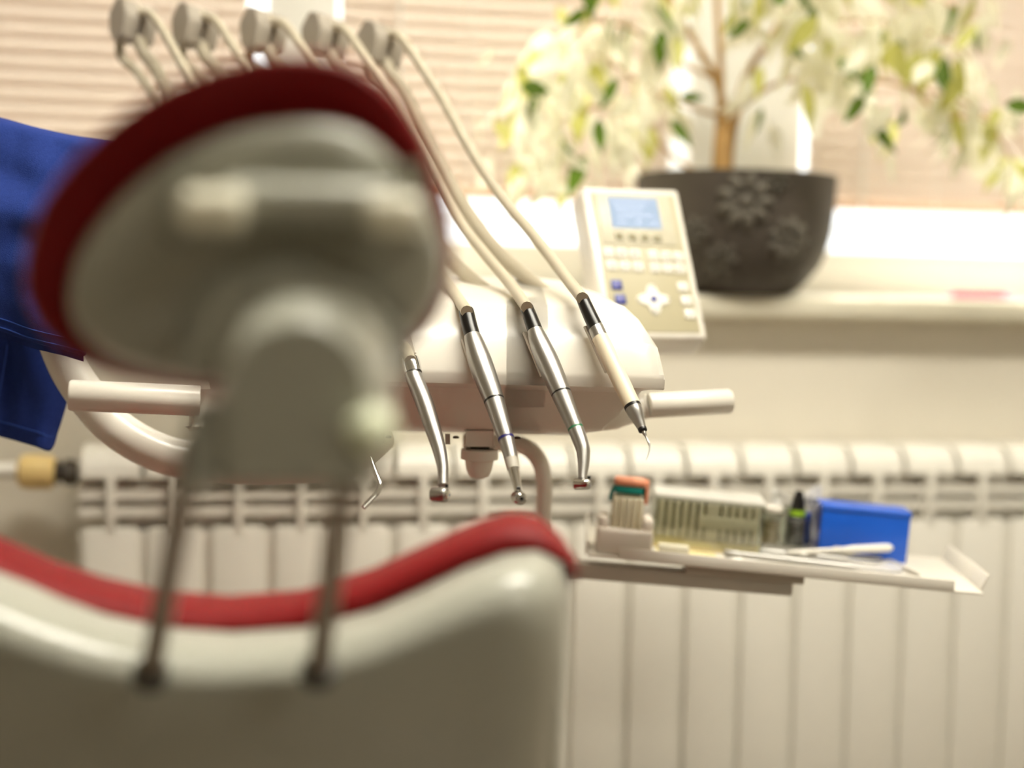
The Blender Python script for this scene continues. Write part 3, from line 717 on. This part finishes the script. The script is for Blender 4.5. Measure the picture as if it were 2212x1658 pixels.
# ------------------------------------------------------------------ tray and its contents
TR = empty('instrument_tray', T(TL/2, .08, -.001), 'white metal instrument tray in front of the radiator', 'tray')
TW0, TW1, TD = -.030, TL+.030, .175
mk('plate', rbox(T((TW0+TW1)/2, TD/2, -.001), tx*((TW1-TW0)/2), ty*(TD/2), tz*.001, .0005), PLAST, TR)
mk('front_flange', rbox(T(TL/2, -.001, .0046), tx*(TL/2), ty*.0012, tz*.0058, .0006), PLAST, TR)
mk('back_flange', rbox(T(TL/2, TD+.001, .005), tx*(TL/2-.01), ty*.0012, tz*.004, .0006), PLAST, TR)
mk('end_flange', rbox(T(TW1+.004, TD/2+.006, .0085), tx*.0012 , ty*(TD/2-.008), tz*.008 + tx*.003, .0006), PLAST, TR)
mk('end_flange', rbox(T(TW0-.002, TD/2, .005), tx*.0012, ty*(TD/2-.006), tz*.0068, .0006), PLAST, TR)
def tbox(a, b, w, d, h, bev, c=0.): return rbox(T(a+w/2, b+d/2, c+h/2), tx*(w/2), ty*(d/2), tz*(h/2), bev, 3)
# white holder with raised cheeks and the dispenser in it
a, b = -.0235, .012
HB = empty('holder_box', T(a+.028, b+.025), 'small white open box at the left end of the tray', 'box')
HOLD = mat('holder_white', (236, 226, 214), .4)
mk('base', tbox(a, b, .058, .05, .026, .004), HOLD, HB)
mk('cheek', tbox(a+.001, b+.006, .010, .04, .012, .003, .025), HOLD, HB)
mk('cheek', tbox(a+.047, b+.006, .010, .04, .012, .003, .025), HOLD, HB)
DB = empty('dispenser', T(a+.029, b+.02, .026), 'ribbed clear bottle with teal clip and orange lid in the small white box', 'bottle')
RIBM = mat('translucent_cream', (246, 240, 220), .3, trans=.5)
mk('body', join(*[tbox(a+.0135+.0065*k, b+.008, .006, .024, .032, .0022, .026) for k in range(5)], tbox(a+.014, b+.010, .030, .02, .034, .004, .026)), RIBM, DB)
TEAL = mat('teal_plastic', (10, 140, 130), .4)
arch = [(-.0175, 0), (-.0165, .010), (-.012, .0165), (0, .018), (.012, .0165), (.0165, .010), (.0175, 0)]
c_ = T(a+.029, b+.018, .052)
mk('clip', tube(cr([c_ + tx*x + tz*z for x, z in arch], 4), .0022, 10), TEAL, DB)
mk('clip_bridge', rbox(c_ + tz*.0135, tx*.0145, ty*.009, tz*.004, .002, 3), TEAL, DB)
mk('lid', rbox(c_ + tz*.0215 + tx*.001, tx*.0165, ty*.010, tz*.004, .003, 3), mat('orange_plastic', (240, 160, 124), .45), DB)
mk('lid_tab', rbox(c_ + tz*.012 + tx*.0185, tx*.0015, ty*.008, tz*.012, .001), mat('orange_plastic', (240, 160, 124), .45), DB)
# bur box
a, b = tl(1408, 1180); 
BW, BD, BH = .113, .05, .055
BB = empty('bur_box', T(a+BW/2, b+BD/2), 'clear lidded box of cream ribbed bur racks on the tray', 'box')
mk('base', tbox(a, b, BW, BD, .012, .002), mat('base_cream', (232, 212, 160), .4), BB)
mk('core', tbox(a+.003, b+.006, BW-.006, BD-.012, BH-.016, .001, .012), mat('core_olive', (186, 178, 138), .5), BB)
RB = mat('rib_cream', (252, 242, 220), .4, trans=.25)
me = None
for k in range(13):
    w_ = .0054 if k not in (6,) else .0085
    x = a + .004 + k*(BW-.013)/12.0
    mk('rib', tbox(x, b-.001, w_, .006, BH-.016, .0008, .012), RB, BB)
mk('rib_bar', tbox(a+.045, b-.0015, BW-.048, .006, .012, .001, .026), RB, BB)
mk('wall', join(tbox(a-.001, b-.003, BW+.002, .001, BH-.004, 0, .004), tbox(a-.002, b-.002, .001, BD+.003, BH-.004, 0, .004), tbox(a+BW+.001, b-.002, .001, BD+.003, BH-.004, 0, .004)), CLEAR, BB)
mk('lid', tbox(a-.002, b-.0005, BW+.004, BD+.003, .008, .002, BH-.004), mat('lid_frost', (246, 244, 238), .3, trans=.3), BB)
# pads in front of the bur box
PA = tag(mk('paper_pad', tbox(*tl(1418, 1196), .062, .024, .003, .0008), mat('pad_yellow', (234, 220, 164), .6)), 'flat pale yellow pad lying in front of the bur box', 'pad')
PB = tag(mk('paper_pad', tbox(tl(1420, 1200)[0]+.001, tl(1420, 1200)[1]+.001, .031, .016, .008, .001, .003), mat('pad_white', (240, 234, 212), .6)), 'small white block resting on the yellow pad', 'pad')
# brown jar, tissue
a, b = tl(1659, 1184)
JR = empty('glass_jar', T(a, b), 'small clear jar with brown contents beside the bur box', 'jar')
mk('glass', lathe(T(a, b, .0005), tz, [(0, .011), (.001, .0118), (.040, .0118), (.041, .011), (.041, .0105), (.002, .0105)], 24), CLEAR, JR)
mk('contents', lathe(T(a, b, .002), tz, [(0, .0100), (.028, .0100), (.028, .002)], 20), mat('jar_brown', (160, 140, 104), .6), JR)
mk('lid', lathe(T(a, b, .0415), tz, [(0, .0118), (.001, .0124), (.005, .0124), (.006, .011)], 24), PLAST, JR)
vs = []
tp = T(a+.028, b+.022, .040); rws = []
for i in range(7):
    r = []
    for j in range(13):
        u_, v_ = i/6, j/12; k_ = noise.noise(V((u_*3, v_*4, 2)))
        r.append(tp + tx*((v_-.5)*.055) + tz*(.022*u_*(.5+abs(v_-.5)) + .010*v_ + .006*k_) + ty*(.008*math.sin(9*v_) + .004*k_))
    rws.append(r)
tis = tag(mk('tissue', loft(rws, False, False, False), mat('tissue', (244, 242, 238), .8, trans=.3), None, 180), 'crumpled white tissue sticking up behind the black bottle', 'tissue')
tsm = tis.modifiers.new('thickness', 'SOLIDIFY'); tsm.thickness = .0008
# second clear beaker that carries the tissue
a2, b2 = a+.028, b+.022
BK = tag(mk('beaker', lathe(T(a2, b2, .0005), tz, [(0, .012), (.001, .013), (.044, .0135), (.044, .0125), (.002, .0118)], 24), CLEAR), 'clear beaker behind the black bottle, holding the tissue', 'beaker')
# black bottle in a glass cup
a, b = tl(1716, 1184)
GC = tag(mk('glass_cup', lathe(T(a, b, .0005), tz, [(0, .012), (.002, .0155), (.012, .0172), (.034, .0176), (.035, .0168), (.034, .0160), (.010, .0152), (.004, .010)], 28), CLEAR), 'low clear glass cup around the black bottle', 'cup')
BT = empty('dropper_bottle', T(a-.001, b, .004), 'black bottle with lime green collar standing in the glass cup', 'bottle')
mk('body', lathe(T(a-.001, b, .0045), tz, [(0, .0085), (.002, .0098), (.026, .0105), (.031, .009), (.033, .0078)], 22), mat('bottle_black', (40, 42, 48), .3, coat=.3), BT)
mk('collar', lathe(T(a-.001, b, .0370), tz, [(0, .0086), (.001, .0094), (.006, .0088), (.0065, .008)], 22), mat('lime', (150, 190, 40), .4), BT)
mk('cap', lathe(T(a-.001, b, .0432), tz, [(0, .0084), (.004, .0076), (.017, .0052), (.0205, .0046), (.0215, .003)], 22), BLACK, BT)
VB = tag(mk('vial', lathe(T(a+.011, b+.012, .004), tz, [(0, .005), (.001, .006), (.034, .006), (.036, .004)], 16), mat('vial_blue', (30, 70, 170), .35)), 'dark blue vial just behind the black bottle', 'vial')
# blue box
a, b = tl(1758, 1198)
XB = empty('blue_box', T(a+.05, b+.02), 'bright blue plastic box with clear end panel on the tray', 'box')
BLB = mat('blue_plastic', (22, 92, 208), .35, var=.06, scale=30)
bw = tl(1956, 1217)[0]-a
mk('tub', tbox(a+.004, b, bw-.004, .042, .052, .0012, .0), BLB, XB)
mk('lid', tbox(a+.003, b-.001, bw-.002, .044, .006, .0015, .050), BLB, XB)
mk('clear_panel', tbox(a-.004, b-.001, .007, .044, .056, .001, 0), glass('clear_blueish', (222, 224, 236), .2, .1), XB)
mk('latch', tbox(a+.020, b-.0025, .022, .003, .010, .001, .002), mat('latch_grey', (200, 194, 178), .4), XB)
# steel instruments
def rod(name, label, p, q, r, tipk, m=STEEL):
    p = T(*tl(*p, p_h), p_h); q = T(*tl(*q, p_h), p_h); d = (q-p).normalized(); L = (q-p).length
    e = empty(name, p, label, 'dental tool', 'steel instruments on the tray')
    mk('handle', lathe(p, d, [(0, r*.5), (.002, r), (L*.08, r), (L*.09, r*.8), (L*.11, r), (L*.66, r), (L*.70, r*.6), (L*.86, r*.45)], 12), m, e)
    s = d.cross(tz).normalized(); k = L*.86
    if tipk == 'mirror':
        mk('mirror', lathe(p+d*(L*.94)+tz*.001, (tz+d*.3), [(0, .009), (.001, .0105), (.002, .0105), (.0022, .009)], 24), CHROME, e)
        mk('neck', tube([p+d*k, p+d*(L*.90)+tz*.001], r*.4, 8), m, e)
    elif tipk == 'hook':
        mk('tip', tube(cr([p+d*k, p+d*(L*.93)+tz*.004, p+d*(L*.985)+tz*.002, p+d*L+s*.004], 4), [r*.4]*6+[r*.3]*4+[r*.15]*3, 8), m, e)
    else:
        mk('tip', tube([p+d*k, p+d*L], [r*.45, r*.12], 8), m, e)
    return e
p_h = .0042; rod('dental_probe', 'steel probe nearest the front flange of the tray', (1565, 1206), (1985, 1256), .0030, 'hook')
p_h = .0042; rod('dental_mirror', 'steel mouth mirror, second from the front flange of the tray', (1562, 1192), (1992, 1242), .0032, 'mirror')
p_h = .0045; rod('dental_probe', 'steel probe lying next to the blue box', (1590, 1184), (1945, 1220), .0030, 'hook')
# tweezers
p0, p1 = T(*tl(1640, 1178, .004), .004), T(*tl(1905, 1206, .004), .004); d = (p1-p0).normalized(); sd = d.cross(tz).normalized()
TWZ = empty('tweezers', p0, 'flat steel tweezers lying between the probes and the blue box', 'tweezers')
for sg in (-1, 1):
    pth = cr([p0, p0+d*.05+sd*.0045*sg, p0+d*.09+sd*.0035*sg, p1+sd*.0006*sg], 5); r0 = []
    mk('prong', loft([[q+sd*.0008+tz*.003*w_, q-sd*.0008+tz*.003*w_, q-sd*.0008-tz*.003*w_, q+sd*.0008-tz*.003*w_] for q, w_ in zip(pth, [1-.045*k for k in range(16)])]), STEEL, TWZ)
# white stick leaning on the instruments
p0, p1 = T(*tl(1700, 1192, .009), .009), T(*tl(1926, 1182, .016), .016); d = p1-p0
tag(mk('plastic_stick', tube([p0, p0+d*.1, p0+d*.5, p0+d*.62, p0+d*.97, p1], [.0012, .0022, .0026, .0042, .0046, .003], 14), mat('stick_white', (244, 240, 230), .4)), 'white plastic stick lying across the instruments before the blue box', 'applicator')
pk = T(*tl(1612, 1182, .006), .006)
tag(mk('polishing_cup', ball(pk, .0085, 16, 10, (1, 1, .8)), mat('pink_rubber', (206, 174, 150), .6)), 'small pinkish round polishing cup among the instrument handles', 'polishing cup')

# ------------------------------------------------------------------ potted variegated fig
tz = V((0, 0, 1))
pc = V((atY(1585, 500, 2.0).x, 2.0, sill_z))
ptop = atY(1585, 366, 1.875).z - sill_z
PL = empty('potted_fig', pc, 'variegated weeping fig in a dark bowl pot on the window sill', 'plant')
R0 = (atY(1789, 400, 2.0).x - atY(1376, 400, 2.0).x)/2
pot_prof = [(0, .50), (.01, .57), (.05, .65), (.14, .755), (.25, .855), (.37, .915), (.5, .955), (.65, .98), (1, 1.0)]
PR = [(t*ptop, r*R0) for t, r in pot_prof] + [(ptop+.001, R0-.004), (ptop-.002, R0-.009), (ptop-.03, R0-.010)]
pot = mk('pot', lathe(pc, tz, PR, 48), POTM, PL, 50)
mk('soil', lathe(pc+tz*(ptop-.025), tz, [(0, R0-.012), (.006, R0-.03), (.009, .01)], 28), mat('soil', (70, 48, 34), .95, var=.4, scale=80, bump=.6, bscale=90), PL)
def potr(z): return interp([(t*ptop, r*R0) for t, r in pot_prof], z)
def flower(px, py, s, n=9):
    p = atY(px, py, 1.88); x = p.x - pc.x; z = p.z - pc.z; gs = []
    def srf(u, v, h):
        zz = min(max(z+v, .004), ptop-.003); r = potr(zz)+h; ang = math.asin(max(-.95, min(.95, (x)/potr(zz)))) + u/potr(zz)
        return pc + V((math.sin(ang)*r, -math.cos(ang)*r, zz))
    for k in range(n):
        t = 2*PI*k/n; rg = []
        for h, q in ((-.001, 1), (.004, .85), (.0068, .45), (.0075, .05)):
            rg.append([srf(math.cos(t)*s*.62 + (math.cos(a_)*math.cos(t)*s*.36 - math.sin(a_)*math.sin(t)*s*.2)*q, math.sin(t)*s*.62 + (math.cos(a_)*math.sin(t)*s*.36 + math.sin(a_)*math.cos(t)*s*.2)*q, h) for a_ in [2*PI*j/12 for j in range(12)]])
        gs.append(loft(rg))
    rg = [[srf(math.cos(a_)*s*.28*q, math.sin(a_)*s*.28*q, h) for a_ in [2*PI*j/12 for j in range(12)]] for h, q in ((-.001, 1), (.003, .8), (.005, .3))]
    gs.append(loft(rg)); mk('relief_flower', join(*gs), mat('relief_clay', (98, 92, 82), .6, var=.2, scale=30, bump=.3, bscale=160), pot, 60)
flower(1600, 436, .042); flower(1695, 520, .034); flower(1560, 560, .024, 7); flower(1665, 395, .018, 7); flower(1510, 500, .022, 7)
ph = lambda x, y, z: at(x, y, z)
BR = [
 [(1548, 385, 2.03), (1550, 330, 2.03), (1556, 240, 2.04), (1556, 130, 2.04), (1550, 20, 2.03), (1545, -120, 2.02)],
 [(1572, 385, 2.04), (1576, 320, 2.04), (1592, 240, 2.03), (1612, 165, 2.02), (1665, 80, 2.0), (1740, -30, 1.98), (1820, -140, 1.98)],
 [(1560, 385, 2.0), (1563, 320, 2.01), (1568, 260, 2.02), (1545, 170, 2.0), (1500, 90, 1.98), (1450, 0, 1.98), (1420, -100, 1.98)]]
TW = [
 [(1556, 250, 2.04), (1490, 230, 2.0), (1400, 190, 1.98), (1290, 120, 1.97), (1180, 130, 1.96)],
 [(1500, 370, 2.0), (1450, 335, 2.0), (1390, 275, 2.0), (1310, 230, 2.0), (1210, 260, 1.99), (1170, 320, 1.98)],
 [(1592, 240, 2.03), (1680, 180, 2.0), (1800, 165, 1.98), (1880, 172, 1.97), (1970, 190, 1.96), (2070, 215, 1.96), (2200, 300, 1.95), (2230, 370, 1.95)],
 [(1665, 80, 2.0), (1780, 50, 1.98), (1920, 50, 1.96), (2050, 90, 1.95), (2120, 170, 1.95)],
 [(1545, 170, 2.0), (1440, 120, 1.98), (1360, 60, 1.97), (1260, 60, 1.96), (1150, 180, 1.95)],
 [(1740, -30, 1.98), (1880, -40, 1.97), (2010, -10, 1.96), (2110, 40, 1.95)],
 [(1970, 190, 1.96), (2040, 250, 1.95), (2130, 260, 1.94), (2190, 360, 1.94)]]
for p in BR: q = cr([ph(*v) for v in p], 5); mk('stem', tube(q, [lerp(.0075, .0035, k/len(q)) for k in range(len(q))], 10), BARKM, PL)
for p in TW: q = cr([ph(*v) for v in p], 5); mk('twig', tube(q, [lerp(.0035, .0011, k/len(q)) for k in range(len(q))], 7), BARKM, PL)
LEAFP = mat('leaf_cream', (250, 247, 228), .45, var=.06, scale=40, trans=.5)
LEAFY = mat('leaf_lime', (206, 206, 120), .45, var=.2, scale=60, trans=.5)
LEAFG = mat('leaf_green', (98, 128, 44), .4, var=.25, scale=60, trans=.4)
def leaf_mesh(m, curl):
    vs, fs = [], []; N = 6
    for i in range(N+1):
        t = i/N; w = .21*math.sin(PI*min(1, t*1.02)**.8)*(1-.25*t) + .004
        x = t; y = curl*t*t
        vs += [V((-w, y-.10*w, -x)), V((0, y+.12*w, -x)), V((w, y-.10*w, -x))]
        if i: k = 3*i; fs += [(k-3, k-2, k+1, k), (k-2, k-1, k+2, k+1)]
    vs += [V((0, 0, .12))]; me = bpy.data.meshes.new('leaf'); me.from_pydata(vs, [], fs); me.materials.append(m)
    me.polygons.foreach_set('use_smooth', [True]*len(me.polygons)); me.update(); return me
LM = [leaf_mesh(LEAFP, .25), leaf_mesh(LEAFP, -.12), leaf_mesh(LEAFY, .2), leaf_mesh(LEAFG, .15)]
CL = [(1170, 150, 55, 55, 18), (1135, 230, 45, 40, 14), (1260, 120, 75, 65, 22), (1330, 250, 65, 55, 18), (1180, 325, 60, 45, 18), (1390, 70, 75, 55, 16), (1425, 190, 50, 60, 9), (1500, 20, 80, 45, 11), (1645, 120, 50, 55, 6), (1640, 240, 30, 45, 4),
 (1760, 50, 75, 55, 20), (1800, 160, 60, 45, 18), (1900, 70, 75, 65, 22), (2000, 110, 65, 65, 19), (2090, 140, 50, 65, 16), (1895, 265, 25, 40, 5), (2050, 255, 55, 40, 11), (2150, 265, 45, 45, 13), (2175, 365, 40, 40, 11), (2100, 15, 60, 40, 11), (1700, 0, 70, 35, 9), (1600, 10, 60, 40, 6)]
nl = 0
for cx, cy, sx_, sy_, n in CL:
    for k in range(n):
        if nl >= 300: break
        x = random.gauss(cx, sx_*.8); y = random.gauss(cy, sy_*.8); z = random.uniform(1.86, 2.04)
        r_ = random.random(); me = LM[0] if r_ < .40 else LM[1] if r_ < .70 else LM[2] if r_ < .86 else LM[3]
        o = bpy.data.objects.new('leaf', me); COL.objects.link(o); o.parent = PL
        p = at(x, y, z)
        if p.y > YB-.07: p.y = YB-.07
        o.location = p - ORG[PL]; s = random.uniform(.045, .070)
        if me is LM[3]: s *= .8
        o.scale = (s, s, s); o.rotation_euler = (random.gauss(0, .35), random.gauss(0, .55), random.uniform(0, 2*PI)); nl += 1

FV, FF, FM = [], [], []
XC = [(a, b, c, d, int(n*.6)) for a, b, c, d, n in CL] + [(1480, -110, 110, 70, 34), (1640, -120, 120, 70, 30), (1800, -120, 110, 70, 34), (1960, -90, 90, 60, 24), (1330, -60, 80, 60, 22)]
for cx, cy, sx_, sy_, n in XC:
    for k in range(n):
        p = at(random.gauss(cx, sx_*.8), random.gauss(cy, sy_*.8), random.uniform(1.86, 2.04)); p.y = min(p.y, YB-.07)
        r_ = random.random(); me = LM[0] if r_ < .45 else LM[1] if r_ < .80 else LM[2] if r_ < .92 else LM[3]
        M_ = Matrix.Translation(p) @ Matrix.Rotation(random.uniform(0, 2*PI), 4, 'Z') @ Matrix.Rotation(random.gauss(0, .55), 4, 'Y') @ Matrix.Rotation(random.gauss(0, .35), 4, 'X') @ Matrix.Scale(random.uniform(.042, .066), 4)
        k0 = len(FV); FV += [M_ @ v.co for v in me.vertices]
        for f in me.polygons: FF.append(tuple(i+k0 for i in f.vertices)); FM.append(0 if me in LM[:2] else 1 if me is LM[2] else 2)
me = bpy.data.meshes.new('foliage'); me.from_pydata([v-ORG[PL] for v in FV], [], FF)
for m in (LEAFP, LEAFY, LEAFG): me.materials.append(m)
me.polygons.foreach_set('material_index', FM); me.polygons.foreach_set('use_smooth', [True]*len(FF)); me.update()
fo = bpy.data.objects.new('foliage', me); COL.objects.link(fo); fo.parent = PL; fo['kind'] = 'stuff'

# ------------------------------------------------------------------ pen on the sill
pa_, pb_ = V((atY(1996, 636, 2.08).x, 2.02, sill_z+.0055)), V((atY(2160, 640, 2.08).x, 2.035, sill_z+.0055))
d = (pb_-pa_).normalized(); L = (pb_-pa_).length
PEN = empty('pen', pa_ - tz*.0055, 'magenta pen lying on the window sill at the right', 'pen')
mk('barrel', lathe(pa_+d*.016, d, [(0, .0045), (.001, .0055), (L-.035, .0055), (L-.030, .004)], 16), mat('magenta', (196, 20, 120), .35), PEN)
mk('tip', lathe(pa_, d, [(0, .0008), (.010, .0038), (.017, .0044)], 14), mat('pen_lilac', (206, 190, 226), .3), PEN)
mk('cap', lathe(pa_+d*(L-.022), d, [(0, .0056), (.002, .0060), (.018, .0058), (.022, .004)], 16), mat('pen_lilac', (206, 190, 226), .3), PEN)
mk('clip', rbox(pa_+d*(L-.024)+tz*.0068, d*.014, d.cross(tz)*.0012, tz*.0006, .0003), mat('pen_lilac', (206, 190, 226), .3), PEN)
